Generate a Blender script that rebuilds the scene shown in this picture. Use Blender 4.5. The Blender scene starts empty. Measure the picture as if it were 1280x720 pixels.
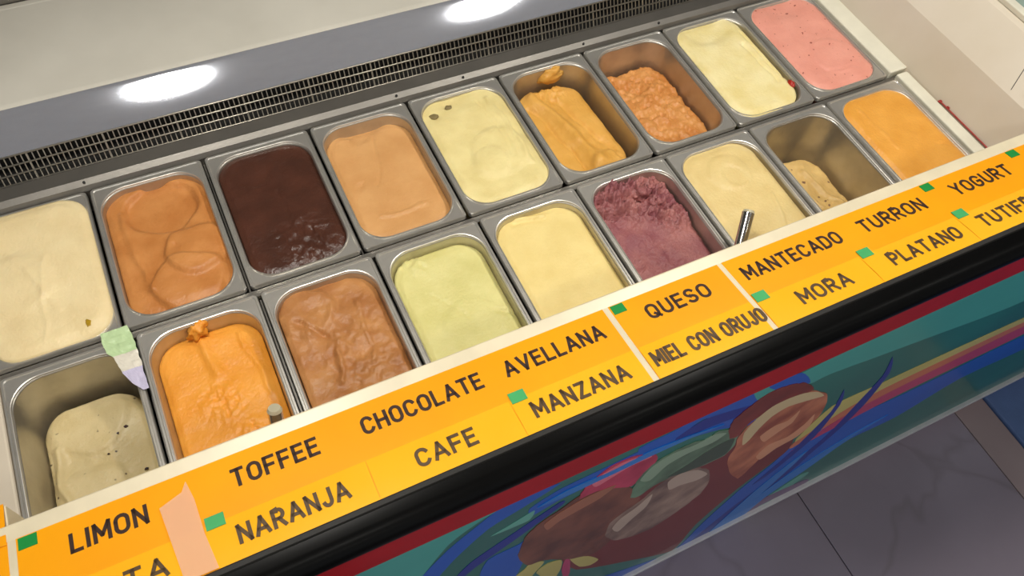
import bpy, bmesh, math, random
from mathutils import Vector, noise

Z0 = 1.16            # height of the pan rims above the floor; all z below are relative to the rims
C = bpy.context.scene.collection
S = bpy.context.scene

# ---------------------------------------------------------------- camera
cd = bpy.data.cameras.new('camera')
cam = bpy.data.objects.new('camera', cd); C.objects.link(cam)
cam.location = (0.34518, -0.67475, 0.98058 + Z0)
cam.rotation_euler = (0.565666, -0.075637, -0.450102)
cd.sensor_width = 36.0; cd.lens = 28.127; cd.clip_start = 0.02
S.camera = cam

# ---------------------------------------------------------------- world, exposure, large lights
w = bpy.data.worlds.new('world'); S.world = w; w.use_nodes = True
bg = w.node_tree.nodes['Background']
bg.inputs[0].default_value = (0.93, 0.95, 1.0, 1); bg.inputs[1].default_value = 0.28
S.view_settings.view_transform = 'Standard'; S.view_settings.look = 'None'
S.view_settings.gamma = 1.0; S.view_settings.use_curve_mapping = False
S.view_settings.exposure = -0.6

CEIL = 1.45          # ceiling height, relative to the rims

def area(name, loc, sx, sy, energy, col, rot=(0, 0, 0)):
    l = bpy.data.lights.new(name, 'AREA'); l.shape = 'RECTANGLE'; l.size = sx; l.size_y = sy
    l.energy = energy; l.color = col
    o = bpy.data.objects.new(name, l); C.objects.link(o); o.location = (loc[0], loc[1], loc[2] + Z0); o.rotation_euler = rot
    return o
# soft fill light added behind the camera to brighten floor and front
area('front_fill_light', (-0.4, -3.2, 0.55), 4.2, 1.7, 20, (0.90, 0.95, 1.0), (math.radians(84), 0, math.radians(-8)))

# ---------------------------------------------------------------- materials
def srgb(r, g, b):
    f = lambda c: (c/255/12.92 if c/255 <= 0.04045 else ((c/255+0.055)/1.055)**2.4)
    return (f(r), f(g), f(b), 1)
def mat(name, col, rough=0.5, metal=0.0, coat=0.0, var=None, vscale=20, bump=0.0, bscale=60, sss=0.0, emit=None, spec=0.5, stretch=None, alpha=1.0):
    m = bpy.data.materials.new(name); m.use_nodes = True
    nt = m.node_tree; b = nt.nodes['Principled BSDF']
    b.inputs['Base Color'].default_value = col
    b.inputs['Roughness'].default_value = rough
    b.inputs['Metallic'].default_value = metal
    b.inputs['Coat Weight'].default_value = coat; b.inputs['Coat Roughness'].default_value = 0.04
    b.inputs['Specular IOR Level'].default_value = spec
    b.inputs['Alpha'].default_value = alpha
    if sss:
        b.inputs['Subsurface Weight'].default_value = sss
        b.inputs['Subsurface Radius'].default_value = (1.0, 0.6, 0.35)
        b.inputs['Subsurface Scale'].default_value = 0.004
    if emit:
        b.inputs['Emission Color'].default_value = emit[0]; b.inputs['Emission Strength'].default_value = emit[1]
    tc = nt.nodes.new('ShaderNodeTexCoord'); mp = nt.nodes.new('ShaderNodeMapping')
    nt.links.new(tc.outputs['Object'], mp.inputs[0])
    if stretch: mp.inputs['Scale'].default_value = stretch
    n = nt.nodes.new('ShaderNodeTexNoise'); n.inputs['Scale'].default_value = vscale; n.inputs['Detail'].default_value = 5
    nt.links.new(mp.outputs[0], n.inputs['Vector'])
    r = nt.nodes.new('ShaderNodeValToRGB')
    c2 = var if var else tuple(min(1, c*0.9) for c in col[:3]) + (1,)
    r.color_ramp.elements[0].position = 0.35; r.color_ramp.elements[0].color = c2
    r.color_ramp.elements[1].position = 0.65; r.color_ramp.elements[1].color = col
    nt.links.new(n.outputs[0], r.inputs[0]); nt.links.new(r.outputs[0], b.inputs['Base Color'])
    if bump:
        n2 = nt.nodes.new('ShaderNodeTexNoise'); n2.inputs['Scale'].default_value = bscale; n2.inputs['Detail'].default_value = 6
        nt.links.new(mp.outputs[0], n2.inputs['Vector'])
        bp = nt.nodes.new('ShaderNodeBump'); bp.inputs['Strength'].default_value = bump; bp.inputs['Distance'].default_value = 0.004
        nt.links.new(n2.outputs[0], bp.inputs['Height']); nt.links.new(bp.outputs[0], b.inputs['Normal'])
    return m
M = {}
M['steel'] = mat('brushed_steel', (0.68, 0.655, 0.60, 1), 0.32, 0.8, bump=0.05, bscale=400, vscale=25)
M['steel_dark'] = mat('dark_steel', (0.26, 0.245, 0.22, 1), 0.42, 0.9, bump=0.05, bscale=200)
M['steel_in'] = mat('frosted_steel', (0.55, 0.52, 0.46, 1), 0.38, 0.9, vscale=40, bump=0.10, bscale=120)
M['cap'] = mat('pale_metal_cap', srgb(214, 206, 176), 0.35, 0.3)
M['chrome'] = mat('polished_steel', (0.75, 0.73, 0.68, 1), 0.12, 1.0)
M['cowl'] = mat('polished_grey_panel', (0.60, 0.63, 0.71, 1), 0.06, 0.75, vscale=3)
M['cream'] = mat('cream_laminate', srgb(206, 202, 190), 0.35, coat=0.2, var=srgb(194, 190, 178), vscale=5)
M['white'] = mat('white_plastic', srgb(218, 208, 192), 0.3, coat=0.2, var=srgb(208, 196, 176), vscale=4)
M['edge'] = mat('pale_plastic', srgb(228, 224, 205), 0.3)
M['border'] = mat('ivory_edge', srgb(222, 210, 180), 0.35)
M['yellow_up'] = mat('yellow_card', srgb(248, 166, 0), 0.35, coat=0.25, var=srgb(243, 158, 0), vscale=6)
M['yellow_low'] = mat('yellow_card_sheen', srgb(255, 186, 36), 0.2, coat=0.8, var=srgb(254, 180, 26), vscale=6)  # lighter yellow paints in the reflection over the lower label row
M['ink'] = mat('dark_brown_ink', srgb(52, 28, 14), 0.6)
M['ink_low'] = mat('brown_ink_in_sheen', srgb(84, 62, 34), 0.45)  # ink colour greyed to match the painted reflection, not worn
M['green'] = mat('green_tab', srgb(24, 140, 62), 0.4)
M['green_lo'] = mat('pale_green_tab', srgb(72, 172, 105), 0.35)
M['black'] = mat('black_rubber', (0.003, 0.003, 0.003, 1), 0.3, spec=0.06)
M['bevel'] = mat('black_trim_top', (0.028, 0.026, 0.022, 1), 0.4)
M['red'] = mat('red_stripe', srgb(176, 14, 28), 0.45, spec=0.2)
M['redline'] = mat('red_mark', srgb(160, 45, 45), 0.4)
M['panel'] = mat('teal_print', srgb(22, 118, 108), 0.3, coat=0.1, spec=0.25, var=srgb(18, 104, 98), vscale=3)
M['trim'] = mat('aluminium_trim', (0.62, 0.62, 0.64, 1), 0.5, 0.4)
M['dark'] = mat('dark_void', (0.012, 0.011, 0.010, 1), 0.7)
M['wire'] = mat('wire_metal', (0.42, 0.39, 0.33, 1), 0.35, 0.9)
M['tile'] = mat('grey_floor_tile', srgb(148, 138, 152), 0.35, var=srgb(132, 122, 134), vscale=2.2)
M['tile_edge'] = mat('taupe_floor_strip', srgb(160, 142, 144), 0.4, var=srgb(148, 130, 132), vscale=3)
M['grout'] = mat('dark_grout', srgb(52, 48, 52), 0.8)
M['mat_blue'] = mat('blue_floor_mat', srgb(84, 108, 156), 0.6, bump=0.2, bscale=200)
M['ceil'] = mat('ceiling_paint', srgb(212, 214, 218), 0.8)
M['wall'] = mat('wall_paint', srgb(168, 164, 158), 0.8)
M['lamp'] = mat('lamp_diffuser', (1, 1, 1, 1), 0.5, emit=((1.0, 0.96, 0.88, 1), 14.0))
M['lamp_ring'] = mat('lamp_ring', srgb(230, 230, 232), 0.3)
M['glass'] = mat('greenish_glass', srgb(150, 170, 158), 0.05, coat=0.3)
P_ = dict(lightteal=(70, 168, 160), paleteal=(105, 180, 165), blue=(16, 92, 196), navy=(16, 46, 150), mauve=(120, 90, 130), yellow=(206, 192, 112), orange=(214, 120, 90), pink=(196, 62, 112), maroon=(124, 44, 42), brown=(140, 82, 62), pinkice=(215, 70, 105), greenice=(112, 146, 118), creamice=(172, 142, 126), redbrown=(140, 52, 42), orangeice=(208, 128, 92), paleice=(222, 196, 150), orangehi=(226, 158, 120), greenhi=(150, 176, 150), greendark=(62, 82, 66), creamhi=(196, 172, 156), pinkhi=(232, 120, 140), brownhi=(172, 108, 82), lightblue=(44, 128, 214))
P2 = dict(brown=(92, 48, 38), pinkice=(170, 40, 74), greenice=(70, 92, 72), creamice=(108, 82, 74), redbrown=(108, 36, 30), orangeice=(150, 72, 50))
for k, v in P_.items():
    M[k] = mat('print_' + k, srgb(*v), 0.35, coat=0.1, spec=0.2, var=srgb(*P2[k]) if k in P2 else None, vscale=16 if k in P2 else 5, stretch=(1.0, 1, 0.6) if k in P2 else None)

def vein_tile(m):
    nt = m.node_tree; b = nt.nodes['Principled BSDF']; src = b.inputs['Base Color'].links[0].from_socket
    tc = nt.nodes['Texture Coordinate']
    wv = nt.nodes.new('ShaderNodeTexNoise'); wv.inputs['Scale'].default_value = 1.3; wv.inputs['Detail'].default_value = 4; wv.inputs['Distortion'].default_value = 0.6
    nt.links.new(tc.outputs['Object'], wv.inputs['Vector'])
    r = nt.nodes.new('ShaderNodeValToRGB'); e = r.color_ramp.elements
    e[0].position = 0.485; e[0].color = (0, 0, 0, 1); e[1].position = 0.515; e[1].color = (0, 0, 0, 1)
    p = r.color_ramp.elements.new(0.5); p.color = (0.22, 0.22, 0.22, 1)
    nt.links.new(wv.outputs[0], r.inputs[0])
    mx = nt.nodes.new('ShaderNodeMix'); mx.data_type = 'RGBA'
    nt.links.new(r.outputs[0], mx.inputs[0]); nt.links.new(src, mx.inputs[6]); mx.inputs[7].default_value = srgb(84, 72, 68)
    nt.links.new(mx.outputs[2], b.inputs['Base Color'])
vein_tile(M['tile'])

def ice_mat(name, c, c2=None, speck=None, rough=0.42, bump=0.25, spscale=90, spth=0.68):
    c2 = c2 or tuple(int(x*0.86) for x in c)
    m = mat(name, srgb(*c), rough, var=srgb(*c2), vscale=22, bump=bump, bscale=230, sss=0.10, spec=0.4)
    if speck:
        nt = m.node_tree; b = nt.nodes['Principled BSDF']; src = b.inputs['Base Color'].links[0].from_socket
        v = nt.nodes.new('ShaderNodeTexNoise'); v.inputs['Scale'].default_value = spscale; v.inputs['Detail'].default_value = 1
        nt.links.new(nt.nodes['Texture Coordinate'].outputs['Object'], v.inputs['Vector'])
        r = nt.nodes.new('ShaderNodeValToRGB'); r.color_ramp.elements[0].position = spth; r.color_ramp.elements[1].position = spth + 0.05
        nt.links.new(v.outputs[0], r.inputs[0])
        mx = nt.nodes.new('ShaderNodeMix'); mx.data_type = 'RGBA'
        nt.links.new(r.outputs[0], mx.inputs[0]); nt.links.new(src, mx.inputs[6]); mx.inputs[7].default_value = srgb(*speck)
        nt.links.new(mx.outputs[2], b.inputs['Base Color'])
    return m

# ---------------------------------------------------------------- helpers
ORG = {}
def mk(name, verts, faces, m, parent=None, smooth=False, org=None, label=None):
    if parent is not None: org = ORG.get(parent.name, (0, 0, 0))
    org = org or (0, 0, 0)
    me = bpy.data.meshes.new(name)
    me.from_pydata([(v[0]-org[0], v[1]-org[1], v[2]-org[2]) for v in verts], [], faces)
    ms = m if isinstance(m, list) else [m]
    for q in ms: me.materials.append(q)
    bm = bmesh.new(); bm.from_mesh(me); bmesh.ops.recalc_face_normals(bm, faces=bm.faces); bm.to_mesh(me); bm.free()
    if smooth:
        for p in me.polygons: p.use_smooth = True
    o = bpy.data.objects.new(name, me); C.objects.link(o)
    if parent is not None: o.parent = parent
    else: o.location = (org[0], org[1], org[2] + Z0)
    ORG[o.name] = org
    if label: o['label'] = label
    return o
def thing(name, label, cat, loc=(0, 0, 0), group=None):
    o = bpy.data.objects.new(name, None); C.objects.link(o); o.empty_display_size = 0.05
    o.location = (loc[0], loc[1], loc[2] + Z0); ORG[o.name] = loc
    o['label'] = label; o['category'] = cat
    if group: o['group'] = group
    return o
def tag(o, label, cat, group=None):
    o['label'] = label; o['category'] = cat
    if group: o['group'] = group
    return o
class G:
    def __init__(s): s.v = []; s.f = []
    def add(s, v, f):
        n = len(s.v); s.v += v; s.f += [tuple(i+n for i in q) for q in f]; return s
    def box(s, x0, x1, y0, y1, z0, z1):
        return s.add([(x, y, z) for z in (z0, z1) for y in (y0, y1) for x in (x0, x1)],
                     [(0, 1, 3, 2), (4, 5, 7, 6), (0, 1, 5, 4), (2, 3, 7, 6), (0, 2, 6, 4), (1, 3, 7, 5)])
    def prof(s, pts, x0, x1, close=True):     # (y, z) profile extruded along x
        n = len(pts); v = [(x0, y, z) for y, z in pts] + [(x1, y, z) for y, z in pts]
        f = [(i, (i+1) % n, n+(i+1) % n, n+i) for i in range(n if close else n-1)]
        if close: f += [tuple(range(n)), tuple(range(n, 2*n))]
        return s.add(v, f)
    def tube(s, a, b, r, n=6, r2=None):
        a = Vector(a); b = Vector(b); r2 = r if r2 is None else r2; d = (b-a).normalized()
        u = d.orthogonal().normalized(); w_ = d.cross(u); v = []
        for p, rr in ((a, r), (b, r2)):
            for k in range(n):
                t = 2*math.pi*k/n; v.append(tuple(p + (u*math.cos(t)+w_*math.sin(t))*rr))
        return s.add(v, [(k, (k+1) % n, n+(k+1) % n, n+k) for k in range(n)] + [tuple(range(n)), tuple(range(n, 2*n))])
    def mk(s, name, m, parent=None, **k): return mk(name, s.v, s.f, m, parent, **k)
def slabpoly(pts3, nrm, t):
    n = len(pts3); nv = Vector(nrm)*t
    v = [tuple(p) for p in pts3] + [tuple(Vector(p)+nv) for p in pts3]
    return v, [tuple(range(n)), tuple(range(n, 2*n))] + [(i, (i+1) % n, n+(i+1) % n, n+i) for i in range(n)]
def sm(t): t = max(0, min(1, t)); return t*t*(3-2*t)
def bevel(o, w_, seg=2):
    b = o.modifiers.new('bevel', 'BEVEL'); b.width = w_; b.segments = seg; b.limit_method = 'ANGLE'; b.angle_limit = math.radians(40)
    return o
LAMPS = [(.32, -.075, 'round ceiling downlight mirrored above the orange-brown ice cream pan'), (1.415, -.085, 'round ceiling downlight mirrored at the top edge above the vent')]
for _y in (-1.3, -2.5):
    for _x in (-.77, .32, 1.415, 2.51): LAMPS.append((_x, _y, 'round ceiling downlight on the ceiling behind the photographer'))
ART = [
('stripe', 'lightteal', [(0.979, 0.029), (1.17, 0.042), (1.408, 0.045), (1.592, -0.164), (1.26, -0.094), (1.072, -0.047), (1.03, -0.047)]),
('stripe', 'lightteal', [(0.301, 0.042), (0.395, 0.04), (0.522, 0.04), (0.496, 0.024), (0.455, -0.019), (0.41, -0.14), (0.358, -0.243), (0.239, -0.06)]),
('stripe', 'blue', [(0.41, -0.14), (0.455, -0.042), (0.497, 0.013), (0.522, 0.04), (0.553, 0.045), (0.604, 0.032), (0.594, 0.02), (0.558, -0.002), (0.51, -0.03), (0.467, -0.102), (0.426, -0.198)]),
('stripe', 'blue', [(0.568, -0.023), (0.608, 0.003), (0.665, 0.007), (0.724, 0.011), (0.786, 0.011), (0.858, -0.013), (0.946, -0.079), (0.971, -0.139), (0.879, -0.07), (0.799, -0.034), (0.734, -0.029), (0.681, -0.043), (0.615, -0.049), (0.576, -0.065)]),
('stripe', 'blue', [(0.72, 0.026), (0.779, 0.034), (0.813, 0.061), (0.853, 0.055), (0.897, 0.041), (0.946, -0.029), (0.889, -0.022), (0.819, 0.024), (0.79, -0.005), (0.736, -0.014)]),
('stripe', 'navy', [(0.785, -0.008), (0.821, 0.02), (0.881, -0.001), (0.941, -0.032), (0.962, -0.065), (0.897, -0.044), (0.844, -0.03), (0.799, -0.034)]),
('stripe', 'lightteal', [(0.894, 0.041), (0.927, 0.035), (0.966, -0.017), (0.944, -0.024), (0.929, -0.022)]),
('stripe', 'blue', [(0.92, 0.038), (0.977, 0.033), (1.028, -0.04), (0.985, -0.036), (0.958, -0.039), (0.953, -0.005)]),
('stripe', 'paleteal', [(0.516, -0.072), (0.546, -0.058), (0.577, -0.042), (0.574, -0.08), (0.548, -0.079)]),
('stripe', 'navy', [(0.493, -0.164), (0.551, -0.114), (0.617, -0.062), (0.624, -0.081), (0.56, -0.153), (0.502, -0.208), (0.476, -0.245), (0.469, -0.216)]),
('stripe', 'blue', [(0.519, -0.201), (0.57, -0.195), (0.587, -0.17), (0.589, -0.322), (0.578, -0.44), (0.512, -0.313)]),
('stripe', 'blue', [(0.73, -0.848), (0.929, -1.003), (1.104, -1.128), (1.121, -0.876), (1.147, -0.674), (1.181, -0.553), (1.193, -0.467), (1.278, -0.437), (1.428, -0.482), (1.569, -0.494), (1.886, -0.5), (2.039, -0.673), (1.773, -0.643), (1.635, -0.74), (1.48, -0.729), (1.397, -0.853), (1.31, -0.878), (1.206, -0.984), (1.165, -1.246), (1.054, -1.326), (0.767, -1.111)]),
('stripe', 'navy', [(1.144, -1.178), (1.205, -0.851), (1.291, -0.703), (1.334, -0.675), (1.328, -0.784), (1.282, -1.022), (1.209, -1.303)]),
('stripe', 'paleteal', [(1.154, -1.298), (1.232, -1.057), (1.358, -0.988), (1.422, -0.906), (1.468, -0.948), (1.41, -1.111), (1.314, -1.248), (1.235, -1.478)]),
('stripe', 'mauve', [(1.273, -1.044), (1.316, -0.98), (1.494, -1.029), (1.537, -1.101), (1.376, -1.094), (1.326, -1.156)]),
('stripe', 'yellow', [(1.178, -0.414), (1.192, -0.275), (1.305, -0.279), (1.425, -0.284), (1.719, -0.309), (1.753, -0.348), (1.46, -0.335), (1.34, -0.336), (1.259, -0.365), (1.208, -0.458)]),
('stripe', 'orange', [(1.185, -0.442), (1.259, -0.365), (1.34, -0.336), (1.46, -0.335), (1.753, -0.348), (1.79, -0.39), (1.498, -0.39), (1.377, -0.398), (1.288, -0.42), (1.201, -0.484)]),
('stripe', 'pink', [(1.205, -0.515), (1.288, -0.42), (1.377, -0.398), (1.498, -0.39), (1.79, -0.39), (1.861, -0.471), (1.55, -0.467), (1.423, -0.473), (1.325, -0.487), (1.213, -0.511)]),
('stripe', 'navy', [(1.172, -0.188), (1.22, -0.293), (1.256, -0.482), (1.224, -0.651), (1.186, -0.689), (1.213, -0.533), (1.21, -0.316)]),
('stripe', 'navy', [(1.235, -0.119), (1.294, -0.225), (1.338, -0.4), (1.344, -0.571), (1.303, -0.833), (1.275, -0.972), (1.268, -0.778), (1.312, -0.543), (1.291, -0.336), (1.277, -0.223)]),
('stripe', 'maroon', [(0.665, -0.399), (0.774, -0.466), (0.965, -0.585), (1.015, -0.452), (1.011, -0.321), (1.145, -0.365), (1.189, -0.481), (1.169, -0.549), (1.127, -0.648), (1.09, -0.85), (1.095, -1.097), (0.93, -0.911), (0.739, -0.658)]),
('stripe', 'yellow', [(0.578, -0.44), (0.597, -0.4), (0.606, -0.372), (0.637, -0.415), (0.625, -0.474), (0.616, -0.514)]),
('stripe', 'yellow', [(0.629, -0.482), (0.648, -0.447), (0.68, -0.479), (0.69, -0.569), (0.682, -0.641)]),
('stripe', 'pink', [(0.694, -0.577), (0.689, -0.494), (0.7, -0.502), (0.723, -0.649), (0.722, -0.718)]),
('stripe', 'yellow', [(0.7, -0.502), (0.751, -0.57), (0.792, -0.666), (0.777, -0.686), (0.743, -0.639)]),
('stripe', 'maroon', [(0.758, -0.186), (0.797, -0.119), (0.86, -0.097), (0.918, -0.118), (0.991, -0.209), (1.092, -0.369), (1.121, -0.579), (1.074, -0.734), (0.98, -0.85), (0.819, -0.686), (0.768, -0.57), (0.774, -0.391)]),
('scoop', 'brown', [(0.576, -0.283), (0.573, -0.2), (0.581, -0.149), (0.6, -0.118), (0.623, -0.101), (0.642, -0.081), (0.66, -0.063), (0.679, -0.063), (0.714, -0.099), (0.756, -0.176), (0.793, -0.27), (0.806, -0.389), (0.795, -0.489), (0.768, -0.57), (0.707, -0.513), (0.635, -0.401), (0.602, -0.376)]),
('scoop', 'pinkice', [(0.652, -0.091), (0.652, -0.04), (0.667, -0.013), (0.684, 0.003), (0.714, 0.001), (0.748, -0.023), (0.773, -0.067), (0.768, -0.103), (0.76, -0.133), (0.75, -0.16), (0.709, -0.117), (0.678, -0.092)]),
('scoop', 'greenice', [(0.767, -0.236), (0.757, -0.162), (0.759, -0.116), (0.774, -0.083), (0.804, -0.072), (0.835, -0.071), (0.864, -0.089), (0.878, -0.075), (0.912, -0.103), (0.938, -0.145), (0.958, -0.212), (0.952, -0.252), (0.912, -0.253), (0.868, -0.236), (0.835, -0.227), (0.806, -0.23), (0.789, -0.252)]),
('scoop', 'creamice', [(0.763, -0.44), (0.755, -0.357), (0.772, -0.323), (0.799, -0.294), (0.817, -0.243), (0.838, -0.223), (0.867, -0.227), (0.903, -0.254), (0.951, -0.332), (0.977, -0.415), (0.983, -0.487), (0.963, -0.54), (0.936, -0.577), (0.903, -0.606), (0.854, -0.589), (0.8, -0.534)]),
('scoop', 'redbrown', [(0.903, -0.097), (0.896, -0.049), (0.909, -0.022), (0.923, -0.0), (0.947, 0.008), (0.981, -0.006), (1.015, -0.029), (1.057, -0.087), (1.019, -0.094), (0.971, -0.094), (0.946, -0.115), (0.944, -0.161), (0.926, -0.152)]),
('scoop', 'orangeice', [(0.967, -0.235), (0.949, -0.166), (0.953, -0.122), (0.971, -0.094), (1.0, -0.085), (1.034, -0.087), (1.065, -0.099), (1.121, -0.16), (1.158, -0.237), (1.178, -0.311), (1.167, -0.356), (1.131, -0.374), (1.101, -0.399), (1.095, -0.464), (1.084, -0.525), (1.025, -0.419), (0.977, -0.299)]),
('stripe', 'paleice', [(0.956, -0.16), (0.958, -0.108), (0.974, -0.076), (1.002, -0.073), (1.037, -0.084), (1.078, -0.114), (1.115, -0.161), (1.073, -0.142), (1.025, -0.122), (1.0, -0.136), (0.992, -0.179), (0.992, -0.227), (0.984, -0.24)]),
('stripe', 'orangehi', [(1.073, -0.389), (1.08, -0.34), (1.128, -0.348), (1.147, -0.31), (1.148, -0.265), (1.178, -0.348), (1.167, -0.391), (1.126, -0.405), (1.103, -0.439)]),
('stripe', 'orangehi', [(1.019, -0.237), (1.037, -0.21), (1.068, -0.217), (1.077, -0.182), (1.092, -0.25), (1.071, -0.271), (1.052, -0.296)]),
('stripe', 'greenhi', [(0.763, -0.148), (0.771, -0.1), (0.8, -0.08), (0.843, -0.089), (0.876, -0.083), (0.903, -0.107), (0.884, -0.125), (0.839, -0.119), (0.807, -0.131), (0.788, -0.178)]),
('stripe', 'greendark', [(0.831, -0.215), (0.862, -0.192), (0.884, -0.168), (0.917, -0.156), (0.941, -0.167), (0.953, -0.243), (0.91, -0.247), (0.868, -0.236)]),
('stripe', 'creamhi', [(0.77, -0.409), (0.776, -0.359), (0.8, -0.33), (0.82, -0.283), (0.828, -0.359), (0.811, -0.41), (0.794, -0.465)]),
('stripe', 'creamhi', [(0.841, -0.25), (0.862, -0.233), (0.904, -0.266), (0.947, -0.336), (0.926, -0.345), (0.886, -0.32), (0.862, -0.315)]),
('stripe', 'pinkhi', [(0.662, -0.039), (0.675, -0.014), (0.703, -0.004), (0.737, -0.018), (0.756, -0.042), (0.724, -0.039), (0.696, -0.054), (0.673, -0.065)]),
('stripe', 'brownhi', [(0.603, -0.141), (0.625, -0.115), (0.654, -0.1), (0.686, -0.098), (0.714, -0.109), (0.694, -0.141), (0.663, -0.152), (0.632, -0.163), (0.614, -0.185)]),
('stripe', 'lightblue', [(1.209, -1.303), (1.216, -1.013), (1.236, -0.784), (1.267, -0.65), (1.294, -0.593), (1.3, -0.698), (1.291, -0.891), (1.277, -1.145), (1.269, -1.421)]),
('stripe', 'lightblue', [(1.259, -1.097), (1.291, -0.891), (1.35, -0.754), (1.448, -0.673), (1.553, -0.649), (1.473, -0.718), (1.412, -0.859), (1.342, -0.981), (1.318, -1.205)]),
('stripe', 'lightblue', [(0.58, -0.033), (0.622, -0.015), (0.682, -0.019), (0.742, -0.011), (0.809, -0.024), (0.878, -0.049), (0.813, -0.037), (0.751, -0.036), (0.689, -0.039), (0.628, -0.039)])]
# ---------------------------------------------------------------- the room (setting)
fl = mk('floor', *(lambda g: (g.v, g.f))(G().box(-3, 4.6, -4.2, 2.6, -1.24, -1.1702)), M['grout']); fl['kind'] = 'structure'
me_tile = None
for i in range(-2, 1):
    for j in range(3):
        x1 = 2.127 - 0.6*(-i); x0 = x1 - 0.597; y1 = -0.15 - 1.2*j; y0 = y1 - 1.197
        bevel(G().box(x0, x1, y0, y1, -1.171, -1.1600).mk('tile', M['tile'], fl), 0.001, 1)
for j in range(3):
    bevel(G().box(2.13, 2.243, -0.15-1.2*j-1.197, -0.15-1.2*j, -1.171, -1.1595).mk('tile', M['tile_edge'], fl), 0.001, 1)
me = G().box(2.247, 3.6, -1.9, 0.35, -1.171, -1.150).mk('floor_mat', M['mat_blue'], org=(2.9, -0.8, -1.171))
tag(bevel(me, 0.006), 'flat blue mat on the floor beyond the grey tiles', 'mat')
ce = G().box(-3, 4.6, -4.2, 2.6, CEIL, CEIL+0.1).mk('ceiling', M['ceil']); ce['kind'] = 'structure'
wb = G().box(-3, 4.6, 2.6, 2.7, -1.24, CEIL+0.1).mk('wall_back', M['wall']); wb['kind'] = 'structure'

def ceiling_lamp(x, y, lab):
    t = thing('ceiling_lamp', lab, 'lamp', (x, y, CEIL), 'downlights mirrored above the freezer' if y > -1 else 'downlights behind the photographer')
    n = 40; R = 0.125
    ring = [(x+math.cos(2*math.pi*k/n)*r, y+math.sin(2*math.pi*k/n)*r, CEIL-h) for r, h in ((R+.025, 0), (R+.02, .012), (R, .012), (R, .004)) for k in range(n)]
    mk('lamp_ring', ring, [(a*n+k, a*n+(k+1) % n, (a+1)*n+(k+1) % n, (a+1)*n+k) for a in range(3) for k in range(n)], M['lamp_ring'], t, True)
    mk('lamp_diffuser', [(x+math.cos(2*math.pi*k/n)*R, y+math.sin(2*math.pi*k/n)*R, CEIL-.006) for k in range(n)], [tuple(range(n))], M['lamp'], t)
    l = bpy.data.lights.new('lamp_light', 'AREA'); l.shape = 'DISK'; l.size = 0.23; l.energy = LAMP_W if y > -1 else (3.0 if y < 0 else 6.0); l.color = (1.0, 0.955, 0.87)
    o = bpy.data.objects.new('lamp_light', l); C.objects.link(o); o.parent = t; o.location = (0, 0, -0.014)
LAMP_W = 17.0
for lx, ly, ll in LAMPS: ceiling_lamp(lx, ly, ll)

# ---------------------------------------------------------------- the freezer cabinet
fz = thing('ice_cream_freezer', 'long gelato display freezer with steel well, black bumper and teal printed front', 'freezer', (0.8, 0, -1.16))
XL, XR = -0.75, 1.93
FX1 = 2.62
# well lining and dividers
g = G(); g.prof([(-.29, -.02), (-.29, -.2), (.32, -.2), (.32, -.02), (.315, -.02), (.315, -.195), (-.285, -.195), (-.285, -.02)], XL, 1.60)
g.mk('well_lining', M['dark'], fz)
g = G()
for k in range(-3, 10):
    g.box(.17*k-.0012, .17*k+.0012, .0, .266, -.03, -.018)
    g.box(.17*k+.009-.0012, .17*k+.009+.0012, -.275, -.012, -.03, -.018)
g.box(XL, 1.56, -.0108, -.0004, -.03, -.009)
dv = g.mk('divider_bars', M['steel_dark'], fz)
# rear steel rail of the well
g = G(); g.prof([(.264, -.004), (.268, .004), (.276, .010), (.298, .012), (.304, .008), (.304, -.05), (.264, -.05)], XL, 1.66)
bevel(g.mk('rear_rail', M['steel_dark'], fz), .002)
for k in (1.0, 3.93, 4.65, 6.05, 7.0):
    G().tube((.17*k, .272, .006), (.17*k, .2712, .0085), .0022, 8).mk('rivet', M['dark'], fz)
# air vent: slot with horizontal and vertical wires
A = (.305, .006); B = (.3235, .046)
g = G(); g.prof([(.306, .0), (.345, .0), (.345, .046), (.3265, .046), (.341, .041), (.341, .004), (.306, .004)], XL, 1.66)
vt = g.mk('air_vent', M['dark'], fz)
for t in (0.02, 0.34, 0.66, 0.98):
    y = A[0]+(B[0]-A[0])*t; z = A[1]+(B[1]-A[1])*t
    G().tube((XL, y, z), (1.66, y, z), .0014, 6).mk('horizontal_wire', M['wire'], vt, smooth=True)
g = G(); k = 0; x = XL+.01
while x < 1.655:
    r = .0011 if k % 14 else .0019
    g.tube((x, A[0]+.0015, A[1]), (x, B[0]+.0015, B[1]), r, 4); x += .0076; k += 1
vw = g.mk('vertical_wires', M['wire'], vt); vw['kind'] = 'stuff'
# polished convex cowl above the vent, then the cream rear top
y0c, z0c, y1c, z1c = .3235, .045, .391, .090
phi = math.atan2(z1c-z0c, y1c-y0c); half = math.radians(3.5); ch = math.hypot(y1c-y0c, z1c-z0c); R = ch/2/math.sin(half)
cy = (y0c+y1c)/2 + math.sin(phi)*R*math.cos(half); cz = (z0c+z1c)/2 - math.cos(phi)*R*math.cos(half)
pr = []
pr = []
for k in range(25):
    a = phi + half*(1-2*k/32)
    pr.append((cy-R*math.sin(a), cz+R*math.cos(a)))
ye, ze = pr[-1]; a0_ = phi + half*(1-48/32); rn = .028
for k in range(1, 13):
    a = a0_*(1-k/12); pr.append((ye + rn*(math.sin(a0_)-math.sin(a)), ze + rn*(math.cos(a)-math.cos(a0_))))
nose = pr[-9:]; pr = pr[:-8]
y1c = pr[-1][0]; z1c = pr[-1][1]; y2c, z2c = nose[-1]
g = G(); g.prof(pr + [(y1c, .06), (y0c+.004, .043)], XL, 1.66)
cw = g.mk('polished_cowl', M['cowl'], fz, smooth=True); 
cw.modifiers.new('split', 'EDGE_SPLIT').split_angle = math.radians(40)
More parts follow.
